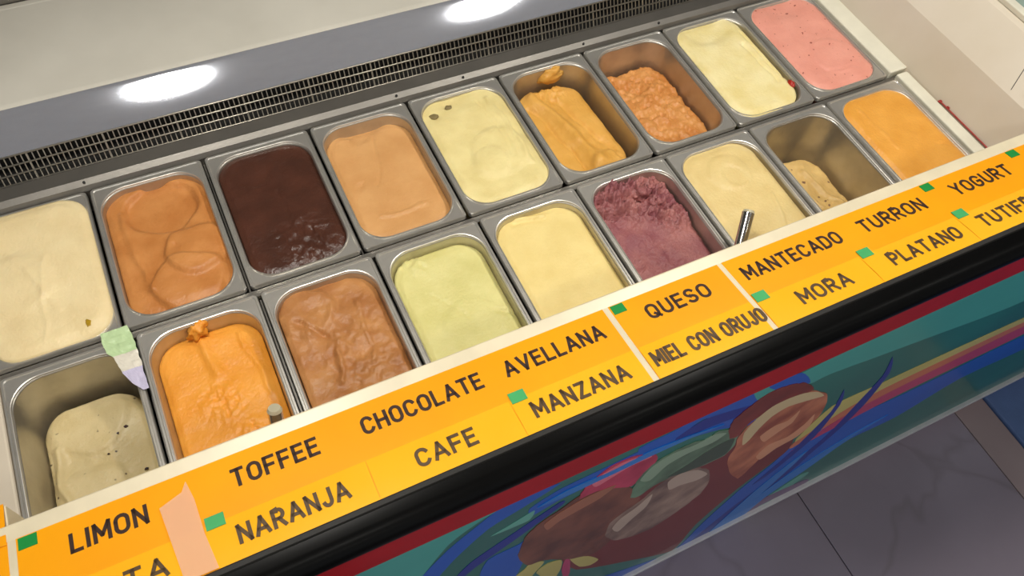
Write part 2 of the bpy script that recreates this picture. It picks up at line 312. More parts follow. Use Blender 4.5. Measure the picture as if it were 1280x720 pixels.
g = G(); g.prof([(y1c+.0002, .060)] + [(y+.0002, z+.0003) for y, z in nose] + [(y2c+.004, z2c+.0004), (.60, z2c+.001), (.62, z2c-.006), (.62, -.05), (.6, -.05), (.6, .085)], XL, 1.66)
rt = g.mk('rear_top', M['cream'], fz, smooth=True); rt.modifiers.new('split', 'EDGE_SPLIT').split_angle = math.radians(50)
# dark rear gap / sliding-door channel
g = G(); g.prof([(.622, .02), (.622, .098), (.72, .098), (.72, .02)], XL, 1.66)
g.mk('rear_channel', M['steel_dark'], fz)
# right end: rail strips, sloped side, side top
g = G(); g.box(1.5325, 1.573, .002, .29, -.03, .004); g.box(1.5425, 1.568, -.29, -.004, -.03, .002)
bevel(g.mk('side_rail', M['edge'], fz), .0025)
def yprof(pts, y0, y1):
    n = len(pts); v = [(x, y0, z) for x, z in pts] + [(x, y1, z) for x, z in pts]
    return v, [(i, (i+1) % n, n+(i+1) % n, n+i) for i in range(n)] + [tuple(range(n)), tuple(range(n, 2*n))]
bevel(mk('side_lining', *yprof([(1.566, -.03), (1.5735, .0005), (1.602, .078), (1.66, .1375), (1.67, .1415), (1.70, .1415), (1.70, -.03)], -.30, .62), M['white'], fz), .003)
bevel(mk('side_frame', *yprof([(1.671, .1418), (1.671, .152), (1.688, .152), (1.688, .1418)], -.30, .62), M['edge'], fz), .002)
mk('side_top', *yprof([(1.6885, .1418), (1.6885, .146), (1.86, .146), (1.86, .1418)], -.30, .62), M['glass'], fz)
mk('panel_seam', *(lambda g: (g.v, g.f))(G().tube((1.6076, -.1645, .0842), (1.6360, -.1475, .1134), .0006, 5)), M['dark'], fz)
# red fill-level mark on the right end
g = G(); n_ = (0, 0, 1)
g.box(1.5695, 1.5727, -.222, -.088, .0021, .0032); g.box(1.5670, 1.5752, -.222, -.217, .0021, .0034); g.box(1.5668, 1.5754, -.093, -.088, .0021, .0034); g.box(1.573, 1.5765, -.112, -.106, .0021, .0045)
bevel(g.mk('fill_mark', M['redline'], fz), .0003)
# left end filler
g = G(); g.box(XL, .0105, -.29, -.0005, -.03, .002)
bevel(g.mk('left_lining', M['white'], fz), .003)
# front ledge carrying the flavour labels
LY0, LZ0, LY1, LZ1 = -.284, .120, -.405, .139
def sp(u, v, h=0.0):                         # point on the label ledge: u counts label widths, v runs to the front edge
    y = LY0+(LY1-LY0)*v; z = LZ0+(LZ1-LZ0)*v
    return (.0436+.1745*u, y + h*.155, z + h*.988)
def srect(u0, u1, v0, v1, h0, h1):
    v = [sp(a, b, h) for h in (h0, h1) for b in (v0, v1) for a in (u0, u1)]
    return v, [(0, 1, 3, 2), (4, 5, 7, 6), (0, 1, 5, 4), (2, 3, 7, 6), (0, 2, 6, 4), (1, 3, 7, 5)]
g = G(); g.prof([(-.2665, .1165), (-.2665, .1205), (-.268, .1218), (-.284, .1203), (-.405, .1390), (-.409, .1370), (-.409, .10), (-.30, -.04), (-.292, -.04), (-.292, .108)], XL, 1.72)
bevel(g.mk('front_ledge', M['border'], fz), .0012)
bevel(G().box(XL, .0365, -.288, -.2395, -.03, .1125).mk('ledge_end', M['border'], fz), .0012)
# bumper
pb = [(-.405, .1395), (-.4065, .1405), (-.4115, .1335)]
g = G(); g.prof([(-.404, .10), (-.404, .1398), (-.4055, .1407), (-.4095, .1378), (-.4105, .1345), (-.4105, .10)], XL, FX1)
g.mk('bumper_top', M['bevel'], fz, smooth=False)
pts = [(-.4107, .08), (-.4107, .1340)] + [(-.418-.024*math.sin(a), .112+.0215*math.cos(a)) for a in [math.radians(d) for d in range(10, 131, 10)]] + [(-.425, .08)]
bm_ = G().prof(pts, XL, FX1).mk('bumper', M['black'], fz, smooth=True)
bm_.modifiers.new('split', 'EDGE_SPLIT').split_angle = math.radians(50)
# front panel, print, stripe, bottom trim, plinth
pn = G().box(XL, FX1, -.44, -.40, -1.10, .115).mk('front_panel', M['panel'], fz)
G().box(XL, FX1, -.4412, -.4401, .040, .1149).mk('red_stripe', M['red'], pn)
mats_order = {}
from mathutils.geometry import tessellate_polygon
for i, (kind, m, pts) in enumerate(ART):
    y = -.4402 - .00003*(i+1)
    # smooth closed outline
    P = [Vector(p) for p in pts]; n = len(P); out = []
    for a in range(n):
        p0, p1, p2, p3 = P[a-1], P[a], P[(a+1) % n], P[(a+2) % n]
        for t in (0, .25, .5, .75):
            q = .5*((2*p1)+(p2-p0)*t+(2*p0-5*p1+4*p2-p3)*t*t+(3*p1-p0-3*p2+p3)*t**3)
            q = p1.lerp(p2, t)*.35+q*.65
            if kind == 'scoop': q = q + Vector((noise.noise(Vector((q.x*90, q.y*90, i))), noise.noise(Vector((q.x*90, q.y*90, i+9)))))*.0035
            out.append(q)
    n = len(out); v = [(q.x, y, min(q.y, .040)) for q in out] + [(q.x, -.4401, min(q.y, .040)) for q in out]
    tri = tessellate_polygon([[Vector((q.x, q.y, 0)) for q in out]])
    f = [tuple(t) for t in tri] + [(k, (k+1) % n, n+(k+1) % n, n+k) for k in range(n)]
    o = mk('printed_'+kind, v, f, M[m], pn)
bevel(G().box(XL, FX1+.004, -.452, -.39, -1.118, -1.100).mk('bottom_trim', M['trim'], fz), .003)
G().box(XL+.05, FX1-.05, -.37, .55, -1.1585, -1.10).mk('plinth', M['dark'], fz)
g = G(); g.box(XL, FX1, -.40, -.38, -1.10, .09); g.box(XL, 1.7, .60, .62, -1.10, -.05); g.box(FX1-.02, FX1, -.40, .62, -1.10, .09)
g.mk('carcass', M['white'], fz)
G().box(1.705, FX1, -.40, .62, .09, .115).mk('side_counter', M['cream'], fz)

# ---------------------------------------------------------------- lettering (stroke font)
def arc(cx, cy, rx, ry, a0, a1, n=8): return [(cx+rx*math.cos(math.radians(a0+(a1-a0)*k/n)), cy+ry*math.sin(math.radians(a0+(a1-a0)*k/n))) for k in range(n+1)]
_O = arc(.35, .7, .35, .3, 180, 0) + arc(.35, .3, .35, .3, 0, -180) + [(0, .7)]
FONT = {   # width, strokes
 'A': (.78, [[(0, 0), (.39, 1), (.78, 0)], [(.14, .3), (.64, .3)]]),
 'C': (.68, [arc(.34, .7, .34, .3, 20, 180) + arc(.34, .3, .34, .3, 180, 340)]),
 'D': (.68, [[(0, 0), (0, 1)] + arc(.32, .66, .36, .34, 90, 0) + arc(.32, .34, .36, .34, 0, -90) + [(0, 0)]]),
 'E': (.58, [[(.58, 1), (0, 1), (0, 0), (.58, 0)], [(0, .52), (.5, .52)]]),
 'F': (.58, [[(.58, 1), (0, 1), (0, 0)], [(0, .5), (.5, .5)]]),
 'G': (.70, [arc(.35, .7, .35, .3, 25, 180) + arc(.35, .3, .35, .3, 180, 360) + [(.70, .48), (.4, .48)]]),
 'H': (.68, [[(0, 0), (0, 1)], [(.68, 0), (.68, 1)], [(0, .5), (.68, .5)]]),
 'I': (.0, [[(0, 0), (0, 1)]]),
 'J': (.52, [[(.52, 1), (.52, .3)] + arc(.26, .28, .26, .28, 0, -165)]),
 'L': (.54, [[(0, 1), (0, 0), (.54, 0)]]),
 'M': (.84, [[(0, 0), (0, 1), (.42, .3), (.84, 1), (.84, 0)]]),
 'N': (.68, [[(0, 0), (0, 1), (.68, 0), (.68, 1)]]),
 'O': (.70, [_O]),
 'P': (.64, [[(0, 0), (0, 1), (.36, 1)] + arc(.36, .72, .28, .28, 90, -90) + [(0, .44)]]),
 'Q': (.72, [_O, [(.42, .28), (.74, -.02)]]),
 'R': (.66, [[(0, 0), (0, 1), (.36, 1)] + arc(.36, .73, .28, .27, 90, -90) + [(0, .46)], [(.34, .46), (.66, 0)]]),
 'S': (.64, [arc(.32, .745, .31, .255, 25, 270, 10) + arc(.32, .245, .32, .245, 90, -155, 10)]),
 'T': (.66, [[(0, 1), (.66, 1)], [(.33, 1), (.33, 0)]]),
 'U': (.68, [[(0, 1), (0, .32)] + arc(.34, .32, .34, .32, 180, 360) + [(.68, 1)]]),
 'V': (.76, [[(0, 1), (.38, 0), (.76, 1)]]),
 'Y': (.72, [[(0, 1), (.36, .48), (.72, 1)], [(.36, .48), (.36, 0)]]),
 'Z': (.64, [[(.02, 1), (.64, 1), (0, 0), (.66, 0)]]),
 ' ': (.25, []),
}
def lettering(word, u0, u1, v0, v1, parent, ink=None, lift=0.0):
    gap = .40; tot = sum(FONT[c][0] for c in word) + gap*(len(word)-1)
    sx = (u1-u0)*.1745/tot; hy = (v1-v0)*.1225; wd = min(.0041, sx*.34)
    g = G(); x = 0
    def pt(a, b, h): return sp(u0+a*sx/.1745, v1-b*(v1-v0), h)
    for c in word:
        wc, strokes = FONT[c]
        parts_ = []
        for st in strokes:            # sharp corners start a new stroke so that every stroke keeps its weight
            cur = [st[0]]
            for i in range(1, len(st)):
                cur.append(st[i])
                if i < len(st)-1:
                    da = Vector(((st[i][0]-st[i-1][0])*sx, (st[i][1]-st[i-1][1])*hy)); db = Vector(((st[i+1][0]-st[i][0])*sx, (st[i+1][1]-st[i][1])*hy))
                    if da.length > 0 and db.length > 0 and da.angle(db) > 1.0: parts_.append(cur); cur = [st[i]]
            parts_.append(cur)
        for st in parts_:
            P = [Vector(((x+a)*sx, b*hy)) for a, b in st]; n = len(P); L = []; Rr = []
            for i in range(n):
                d1 = (P[i]-P[i-1]).normalized() if i else (P[1]-P[0]).normalized()
                d2 = (P[i+1]-P[i]).normalized() if i < n-1 else d1
                t = d1+d2
                if t.length < .3: t = d2
                t.normalize(); nn = Vector((-t.y, t.x)); c_ = max(.55, abs(nn.dot(Vector((-d2.y, d2.x)))))
                e = Vector((0, 0))
                if i == 0: e = -d1*wd*.4
                if i == n-1: e = d1*wd*.4
                L.append(P[i]+e+nn*wd/2/c_); Rr.append(P[i]+e-nn*wd/2/c_)
            def P3(q, h): return sp(u0+q.x/.1745, v1-q.y/.1225, h)
            v = [P3(q, h) for h in (.0006+lift, .0009+lift) for q in L+Rr]
            f = []
            for i in range(n-1):
                f += [(i, i+1, n+i+1, n+i), (2*n+i, 2*n+i+1, 3*n+i+1, 3*n+i), (i, i+1, 2*n+i+1, 2*n+i), (n+i, n+i+1, 3*n+i+1, 3*n+i)]
            f += [(0, n, 3*n, 2*n), (n-1, 2*n-1, 4*n-1, 3*n-1)]
            g.add(v, f)
        x += wc+gap
    o = g.mk('lettering', ink or M['ink'], parent, label='dark lettering reading ' + word)
    return o
SECT = [(-3.98, -.045, [], [], [], []),
 (.0, 3.955, [('LIMON', .29, .71), ('TOFFEE', 1.23, 1.76), ('CHOCOLATE', 2.07, 2.90), ('AVELLANA', 3.09, 3.85)],
  [('NATA', .27, .76), ('NARANJA', 1.18, 1.84), ('CAFE', 2.30, 2.69), ('MANZANA', 3.12, 3.83)], [0], [1, 3]),
 (4.0, 4.965, [('QUESO', 4.24, 4.76)], [('MIEL CON ORUJO', 4.05, 4.98)], [4], []),
 (5.005, 9.4, [('MANTECADO', 5.10, 6.01), ('TURRON', 6.24, 6.89), ('YOGURT', 7.24, 7.87)],
  [('MORA', 5.32, 5.78), ('PLATANO', 6.20, 6.90), ('TUTIFRUTI', 7.15, 7.98)], [7, 8], [5, 6, 7])]
SL = ['plain yellow label strip at the left end of the ledge', 'long yellow flavour strip from LIMON to AVELLANA',
      'short yellow flavour strip reading QUESO and MIEL CON ORUJO', 'yellow flavour strip from MANTECADO and MORA to the right end']
for (u0, u1, up, lo, gu, gl), lab in zip(SECT, SL):
    t = thing('flavour_label_strip', lab, 'label', sp((u0+u1)/2, .5), 'yellow flavour label strips')
    v0 = -.3 if u0 < -1 else 0.0
    bevel(mk('upper_card', *srect(u0, u1, 0.0, .994, .0, .0006), M['yellow_up'], t), .0002, 1)
    if v0: bevel(mk('raised_flap', *srect(u0, u1, -.37, .03, .0018, .0024), M['yellow_up'], t), .0002, 1)
    a = u0
    cuts = [u0] + [float(k) for k in range(int(math.ceil(u0+.05)), int(math.floor(u1-.05))+1)] + [u1]
    for a, b in zip(cuts, cuts[1:]):
        # glossy lower cards curve down a little towards the bumper
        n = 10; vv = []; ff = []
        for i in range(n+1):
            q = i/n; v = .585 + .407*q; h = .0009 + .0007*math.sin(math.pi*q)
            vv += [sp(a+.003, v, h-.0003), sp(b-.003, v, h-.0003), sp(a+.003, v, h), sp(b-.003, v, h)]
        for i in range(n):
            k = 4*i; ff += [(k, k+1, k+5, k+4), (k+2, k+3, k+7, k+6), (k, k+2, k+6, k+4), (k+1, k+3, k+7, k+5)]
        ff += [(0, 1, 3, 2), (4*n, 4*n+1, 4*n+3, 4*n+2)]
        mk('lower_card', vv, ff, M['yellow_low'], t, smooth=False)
    for wd_, a, b in up: lettering(wd_, a, b, .165, .325, t)
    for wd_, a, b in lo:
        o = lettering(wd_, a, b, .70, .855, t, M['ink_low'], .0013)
    for k in gu: mk('green_tab', *srect(k+.012, k+.115, .012, .125, .0007, .0013), M['green'], t)
    for k in gl: mk('green_tab', *srect(k+.012, k+.125, .515, .635, .0016, .0022), M['green_lo'], t)
# peach reflection on the strip, built as thin translucent sheets
tp = bpy.data.materials.new('peach_reflection'); tp.use_nodes = True; b_ = tp.node_tree.nodes['Principled BSDF']
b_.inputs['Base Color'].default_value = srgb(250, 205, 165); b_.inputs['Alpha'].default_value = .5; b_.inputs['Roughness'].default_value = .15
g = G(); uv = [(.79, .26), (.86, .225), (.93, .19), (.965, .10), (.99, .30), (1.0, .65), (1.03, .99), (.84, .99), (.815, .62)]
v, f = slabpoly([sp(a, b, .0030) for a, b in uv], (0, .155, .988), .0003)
tag(mk('reflection_sheet', v, f, tp, org=sp(.9, .6)), 'peach reflection built as a thin patch on the yellow strip between LIMON and TOFFEE', 'glare')
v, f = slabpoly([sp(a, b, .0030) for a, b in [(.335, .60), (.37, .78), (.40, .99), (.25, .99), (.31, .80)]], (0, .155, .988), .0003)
tag(mk('reflection_sheet', v, f, tp, org=sp(.35, .8)), 'small pointed peach reflection built as a thin patch below the word LIMON', 'glare')

# ---------------------------------------------------------------- pans
def rrect(cx, cy, a, b, r, n=10):
    out = []
    for sx, sy, a0 in ((1, 1, 0), (-1, 1, 90), (-1, -1, 180), (1, -1, 270)):
        for k in range(n+1):
            t = math.radians(a0+90*k/n); out.append((cx+sx*(a-r)+r*math.cos(t), cy+sy*(b-r)+r*math.sin(t)))
    return out
PW, PD, PH = .1648, .2605, .145
def pan(label, x, y, row):
    # x, y: outer front-left corner of the rim
    cx, cy = x+PW/2, y+PD/2
    ocy = cy-.0025
    loops = [(cx, cy, PW/2, PD/2, .006, -.009), (cx, cy, PW/2, PD/2, .006, -.0015), (cx, cy, PW/2-.001, PD/2-.001, .006, 0), (cx, cy, PW/2-.0035, PD/2-.0035, .006, 0), (cx, cy, PW/2-.0045, PD/2-.0045, .006, -.0014),
             (cx, ocy, .0762, .1215, .040, -.0014), (cx, ocy, .0755, .1205, .040, .0008), (cx, ocy, .0745, .1195, .040, .0004), (cx, ocy, .0738, .1188, .040, -.0015), (cx, ocy, .0732, .1182, .040, -.006),
             (cx, ocy, .066, .111, .037, -PH+.018), (cx, ocy, .062, .107, .034, -PH+.005), (cx, ocy, .054, .099, .028, -PH)]
    v = []; f = []; n = 44
    for (a, b, c, d, r, z) in loops: v += [(p[0], p[1], z) for p in rrect(a, b, c, d, r)]
    for L in range(len(loops)-1):
        for k in range(n): f.append((L*n+k, L*n+(k+1) % n, (L+1)*n+(k+1) % n, (L+1)*n+k))
    f.append(tuple((len(loops)-1)*n+k for k in range(n)))
    t = thing('steel_pan', label, 'pan', (cx, cy, -PH), 'steel ice cream pans')
    rim_f = [q for q in f if all(i < 9*n for i in q)]; ba_f = [q for q in f if not all(i < 9*n for i in q)]
    def sub(fs):
        ids = sorted({i for q in fs for i in q}); mp = {i: k for k, i in enumerate(ids)}
        return [v[i] for i in ids], [tuple(mp[i] for i in q) for q in fs]
    r_ = mk('rim', *sub(rim_f), M['steel'], t, True); r_.modifiers.new('split', 'EDGE_SPLIT').split_angle = math.radians(35)
    b = mk('basin', *sub(ba_f), M['steel_in'], t, True)
    so = b.modifiers.new('thick', 'SOLIDIFY'); so.thickness = .0008; so.offset = 1
    return t

def fbm(p, o=4):
    s = 0; a = 1
    for i in range(o): s += a*noise.noise(p*(2**i)); a *= .5
    return s
def ice(label, x, y, m, fp, z0, feats=(), slope=(0, 0), rough=(.0015, 25), r=.038, shoulder=.004, seed=0, skirt=True, dens=(52, 76)):
    """fp = (x0, x1, y0, y1) footprint in pan coordinates; height field with scraped terraces, ridges and crags."""
    x0, x1, y0, y1 = fp; a = (x1-x0)/2; b = (y1-y0)/2; cx = (x0+x1)/2; cy = (y0+y1)/2
    r = min(r, a*.95, b*.95); nx, ny = dens; v = []; f = []
    for j in range(ny+1):
        for i in range(nx+1):
            u = -1+2*i/nx; w_ = -1+2*j/ny; mm = max(abs(u), abs(w_))
            if mm < 1e-6: px, py = 0, 0
            else:
                Qx, Qy = u/mm*a, w_/mm*b; ccx = math.copysign(a-r, Qx); ccy = math.copysign(b-r, Qy)
                if abs(Qx) > a-r and abs(Qy) > b-r:
                    d = Vector((Qx-ccx, Qy-ccy)); d = d.normalized()*r if d.length > 1e-9 else Vector((r, 0)); Qx, Qy = ccx+d.x, ccy+d.y
                px, py = Qx*mm, Qy*mm
            X, Y = cx+px, cy+py; q = Vector((X*rough[1], Y*rough[1], seed*7.3))
            h = 1.4*rough[0]*fbm(q) + slope[0]*px + slope[1]*py
            wx = X + .009*noise.noise(Vector((X*22, Y*22, seed+3))); wy = Y + .009*noise.noise(Vector((X*22, Y*22, seed+8)))
            for ft in feats:
                k = ft[0]
                if k == 'step':
                    _, sx_, sy_, R_, hh, wd = ft; hh *= 1.6; wd *= .65; d = math.hypot(wx-sx_, (wy-sy_)); h += hh/(1+math.exp(max(-30, min(30, (d-R_)/wd))))
                elif k == 'dent':
                    _, sx_, sy_, R_, hh = ft; h += hh*math.exp(-((wx-sx_)**2+(wy-sy_)**2)/R_**2)
                elif k == 'ridge':
                    _, ax, ay, bx, by, hh, wd = ft; hh *= 1.4; wd *= .8; A_ = Vector((ax, ay)); D_ = Vector((bx, by))-A_; P_c = Vector((wx, wy))-A_
                    t = max(0, min(1, P_c.dot(D_)/D_.length_squared)); h += hh*math.exp(-((P_c-D_*t).length/wd)**2)
                elif k == 'crag':
                    _, amp, sc = ft; qq = Vector((wx*sc, wy*sc, seed*3.1)); h += amp*(1-2*abs(noise.noise(qq))**.7) + amp*.5*(1-2*abs(noise.noise(qq*2.3))**.7)
                elif k == 'cragat':
                    _, sx_, sy_, R_, amp, sc = ft; ww = 1.35*sm(1.6-math.hypot(wx-sx_, wy-sy_)/R_); qq = Vector((wx*sc, wy*sc, seed*3.1))
                    h += ww*(amp*(.9-2*abs(noise.noise(qq))**.7) + amp*.6*(1-2*abs(noise.noise(qq*2.4))**.7) + amp*.3*noise.noise(qq*6))
            e = 1-mm; h -= shoulder*(1-sm(e/.13))
            v.append((x+X, y+Y, z0+h))
    W = nx+1
    f = [(j*W+i, j*W+i+1, (j+1)*W+i+1, (j+1)*W+i) for j in range(ny) for i in range(nx)]
    if skirt:
        edge = [i for i in range(W)] + [j*W+nx for j in range(1, ny+1)] + [ny*W+i for i in range(nx-1, -1, -1)] + [j*W for j in range(ny-1, 0, -1)]
        n0 = len(v); n = len(edge); k_ = .93
        for lvl, (zz, ks) in enumerate(((-.02, 1), (None, .88))):
            for e in edge:
                X, Y, Z = v[e]; v.append((x+cx+(X-x-cx)*ks, y+cy+(Y-y-cy)*ks, (Z+zz) if zz and Z+zz > -PH+.006 else -PH+.002))
        prev = edge; 
        for lvl in range(2):
            cur = list(range(n0+lvl*n, n0+(lvl+1)*n))
            f += [(prev[k], prev[(k+1) % n], cur[(k+1) % n], cur[k]) for k in range(n)]; prev = cur
        f.append(tuple(prev))
    o = mk('ice_cream', v, f, m, org=(x+cx, y+cy, -PH+.002), smooth=True)
    return tag(o, label, 'ice cream', 'ice cream in the pans')

BX = lambda k: .17*k+.0026
FXo = lambda k: .17*k+.0116
BY, FY = .0008, -.2722
IM = {
 'cream': ice_mat('vanilla_cream', (240, 220, 172), (232, 210, 160)), 'toffee_orange': ice_mat('caramel_orange', (206, 140, 78), (188, 120, 60)),
 'choc': ice_mat('dark_chocolate', (82, 48, 36), (68, 40, 30), rough=.3), 'peach': ice_mat('toffee_cream', (216, 164, 106), (206, 152, 94)),
 'lemon': ice_mat('lemon_cream', (234, 218, 156), (222, 204, 140)), 'mango': ice_mat('mango_yellow', (228, 174, 88), (216, 160, 72)),
 'caramel': ice_mat('burnt_caramel', (216, 154, 88), (196, 126, 62)), 'van': ice_mat('pale_vanilla', (240, 226, 172), (228, 210, 144)),
 'pink': ice_mat('strawberry_pink', (232, 160, 142), (224, 150, 132), speck=(150, 70, 60), spscale=110, spth=.70),
 'strac': ice_mat('stracciatella', (216, 198, 152), (204, 184, 134), speck=(72, 52, 42), spscale=85, spth=.70),
 'orange': ice_mat('bright_orange', (242, 166, 66), (232, 152, 50)), 'coffee': ice_mat('coffee_brown', (192, 136, 82), (168, 110, 62)),
 'pist': ice_mat('pale_green', (224, 216, 148), (212, 204, 132)), 'honey': ice_mat('pale_honey', (238, 216, 146), (230, 206, 134)),
 'mora': ice_mat('berry_purple', (172, 112, 108), (142, 82, 88), bump=.7), 'nougat': ice_mat('nougat_cream', (230, 206, 144), (220, 194, 130)),
 'ban': ice_mat('banana_raisin', (218, 184, 118), (206, 170, 104), speck=(120, 84, 60), spscale=80, spth=.69), 'amber': ice_mat('amber_yellow', (234, 168, 72), (222, 154, 58)),
}
back = [
 ('steel pan at the left end of the rear row', 'smooth cream ice cream with a small yellow-green spot at its front edge', 'cream', (.006, .160, .004, .256), .0055, [('step', .05, .12, .05, .0014, .003), ('ridge', .03, .22, .10, .06, .0012, .004), ('ridge', .09, .16, .075, .03, .0012, .003), ('dent', .05, .19, .03, -.002)], (0, -.005), (.0012, 18)),
 ('steel pan of orange-brown ice cream beside the cream one in the rear row', 'orange-brown ice cream scraped into rounded overlapping folds', 'toffee_orange', (.0105, .1555, .0065, .2535), -.008, [('step', .09, .20, .052, -.0055, .0016), ('step', .115, .10, .045, .0045, .0016), ('step', .095, .045, .05, .0045, .0016), ('ridge', .035, .20, .045, .05, .003, .006), ('dent', .09, .115, .006, -.003)], (0, -.03), (.0015, 16)),
 ('steel pan of dark chocolate ice cream in the rear row', 'very dark brown glossy chocolate ice cream', 'choc', (.0105, .1555, .0065, .2535), -.005, [('ridge', .085, .16, .09, .07, -.0015, .003), ('dent', .07, .05, .014, .003), ('cragat', .10, .055, .038, .0022, 60), ('step', .06, .21, .03, -.001, .002)], (0, .0), (.001, 14)),
 ('steel pan of toffee-beige ice cream in the rear row', 'smooth toffee-beige ice cream with a few faint creases', 'peach', (.0115, .1545, .0075, .247), -.017, [('ridge', .095, .22, .07, .12, -.0012, .003), ('ridge', .045, .06, .12, .055, .0022, .003), ('dent', .04, .13, .008, -.003), ('step', .08, .26, .035, -.004, .006)], (0, -.02), (.001, 14)),
 ('steel pan with frosted back rim holding pale lemon ice cream', 'pale lemon ice cream with two grey pits near its far edge', 'lemon', (.0095, .1555, .0055, .2545), -.001, [('step', .10, .10, .05, .0018, .003), ('step', .075, .085, .03, .0016, .003), ('ridge', .13, .22, .14, .06, .003, .004), ('ridge', .11, .22, .12, .08, -.002, .004), ('dent', .03, .215, .009, -.004), ('dent', .062, .226, .006, -.004), ('dent', .075, .25, .04, -.004)], (0, -.01), (.0014, 20)),
 ('steel pan of mango-yellow ice cream with bare right wall', 'mango-yellow ice cream with a long scooped ridge down its middle', 'mango', (.014, .138, .010, .233), -.030, [('ridge', .05, .22, .085, .03, .008, .014), ('step', .1, .02, .03, .004, .003), ('ridge', .085, .21, .12, .03, -.003, .006), ('ridge', .036, .2, .06, .03, -.003, .003), ('cragat', .085, .22, .025, .004, 70), ('dent', .11, .03, .03, .003)], (0, -.05), (.0016, 30)),
 ('deep steel pan of crumbly caramel ice cream third from the right in the rear row', 'crumbly burnt-caramel ice cream low in its pan', 'caramel', (.016, .148, .012, .232), -.046, [('cragat', .07, .13, .10, .004, 48), ('step', .075, .20, .035, -.006, .004), ('cragat', .08, .19, .03, .003, 90)], (-.03, -.02), (.002, 30)),
 ('steel pan of pale vanilla ice cream second from the right in the rear row', 'heaped pale vanilla ice cream with a red spot at its right edge', 'van', (.0085, .145, .0055, .252), .003, [('step', .075, .235, .045, -.004, .008), ('ridge', .12, .17, .125, .06, -.003, .005), ('ridge', .138, .2, .14, .07, -.004, .004), ('ridge', .06, .1, .065, .085, -.001, .003)], (0, .0), (.0012, 14)),
 ('steel pan of pink ice cream at the right end of the rear row', 'strawberry-pink ice cream with fine dark specks', 'pink', (.0085, .1565, .0055, .2545), .002, [('step', .10, .08, .045, .0014, .002), ('step', .085, .245, .04, -.003, .01), ('ridge', .06, .05, .12, .04, -.0016, .003)], (0, 0), (.0012, 16)),
]
front = [
 ('half-empty steel pan at the left end of the front row', 'beige ice cream with dark chocolate flakes low in its pan', 'strac', (.017, .146, .014, .226), -.072, [('step', .075, .20, .05, .003, .003), ('step', .06, .08, .05, .004, .004), ('ridge', .03, .17, .035, .05, .005, .006), ('dent', .12, .19, .02, .003)], (0, .0), (.0016, 20)),
 ('steel pan of bright orange ice cream with a clump on the back wall', 'bright orange ice cream with flaky bits along its middle', 'orange', (.012, .1525, .0085, .243), -.027, [('cragat', .075, .13, .026, .0028, 110), ('cragat', .10, .07, .02, .0025, 120), ('ridge', .075, .25, .085, .17, .004, .008), ('ridge', .125, .22, .14, .12, .002, .004)], (0, .02), (.0012, 24)),
 ('steel pan of coffee-brown ice cream in the front row', 'coffee-brown ice cream with folded ripples', 'coffee', (.0115, .154, .0075, .2485), -.012, [('cragat', .08, .17, .07, .0018, 28), ('ridge', .03, .20, .075, .15, -.004, .003), ('ridge', .075, .15, .06, .09, .004, .004), ('step', .05, .21, .04, .003, .002), ('ridge', .12, .2, .11, .1, .003, .004), ('cragat', .10, .10, .05, .0025, 45)], (0, 0), (.0018, 26)),
 ('steel pan of pale green ice cream in the front row', 'pale green ice cream with a rough far edge', 'pist', (.0125, .1535, .0075, .243), -.017, [('ridge', .06, .17, .09, .12, -.0012, .003), ('cragat', .05, .235, .02, .003, 60), ('ridge', .13, .11, .15, .10, -.003, .003), ('step', .09, .1, .045, .001, .002)], (0, 0), (.001, 16)),
 ('steel pan of smooth pale honey ice cream in the front row', 'smooth pale honey ice cream with a curled lip at its far edge', 'honey', (.0115, .1545, .0075, .247), -.011, [('ridge', .06, .243, .10, .238, .004, .005), ('ridge', .05, .236, .10, .23, -.002, .003)], (0, 0), (.0007, 12)),
 ('steel pan of berry-purple ice cream in the front row', 'craggy berry-purple ice cream torn into chunks', 'mora', (.0125, .1525, .0085, .250), -.026, [('cragat', .035, .225, .038, .015, 46), ('cragat', .095, .215, .045, .013, 52), ('cragat', .125, .165, .026, .011, 60), ('cragat', .06, .10, .05, .002, 50), ('dent', .045, .19, .018, -.008), ('dent', .12, .21, .02, -.006), ('crag', .0012, 40)], (0, .05), (.0022, 30)),
 ('steel pan of nougat-cream ice cream third from the right in the front row', 'smooth nougat-cream ice cream with a round scrape and steel scoop handle before it', 'nougat', (.0095, .148, .0055, .2475), .000, [('step', .08, .19, .035, .0014, .002), ('step', .085, .18, .02, -.0014, .002), ('ridge', .12, .12, .10, .06, .002, .004)], (0, 0), (.001, 16)),
 ('nearly empty steel pan second from the right in the front row', 'low mound of pale banana ice cream with brown flecks', 'ban', (.018, .146, .016, .224), -.080, [('dent', .07, .2, .05, .010), ('dent', .08, .12, .05, .006), ('ridge', .09, .18, .12, .10, .005, .008), ('ridge', .06, .14, .10, .06, .004, .005)], (-.08, .0), (.003, 28)),
 ('steel pan of amber ice cream at the right end of the front row', 'smooth amber ice cream filled to the rim at the right end of the front row', 'amber', (.0095, .1555, .0055, .2525), .001, [('ridge', .04, .22, .05, .12, .0012, .004), ('ridge', .12, .11, .14, .10, -.0014, .003)], (0, 0), (.0009, 16)),
]
pans = []
for k, (pl, il, m, fp, z, ft, sl, ro) in enumerate(back):
    pan(pl, BX(k), BY, 'b'); ice(il, BX(k), BY, IM[m], fp, z, ft, sl, ro, seed=k+1)
for k, (pl, il, m, fp, z, ft, sl, ro) in enumerate(front):
    pan(pl, FXo(k), FY, 'f'); ice(il, FXo(k), FY, IM[m], fp, z, ft, sl, ro, seed=k+31, shoulder=.004 if k != 7 else .03)

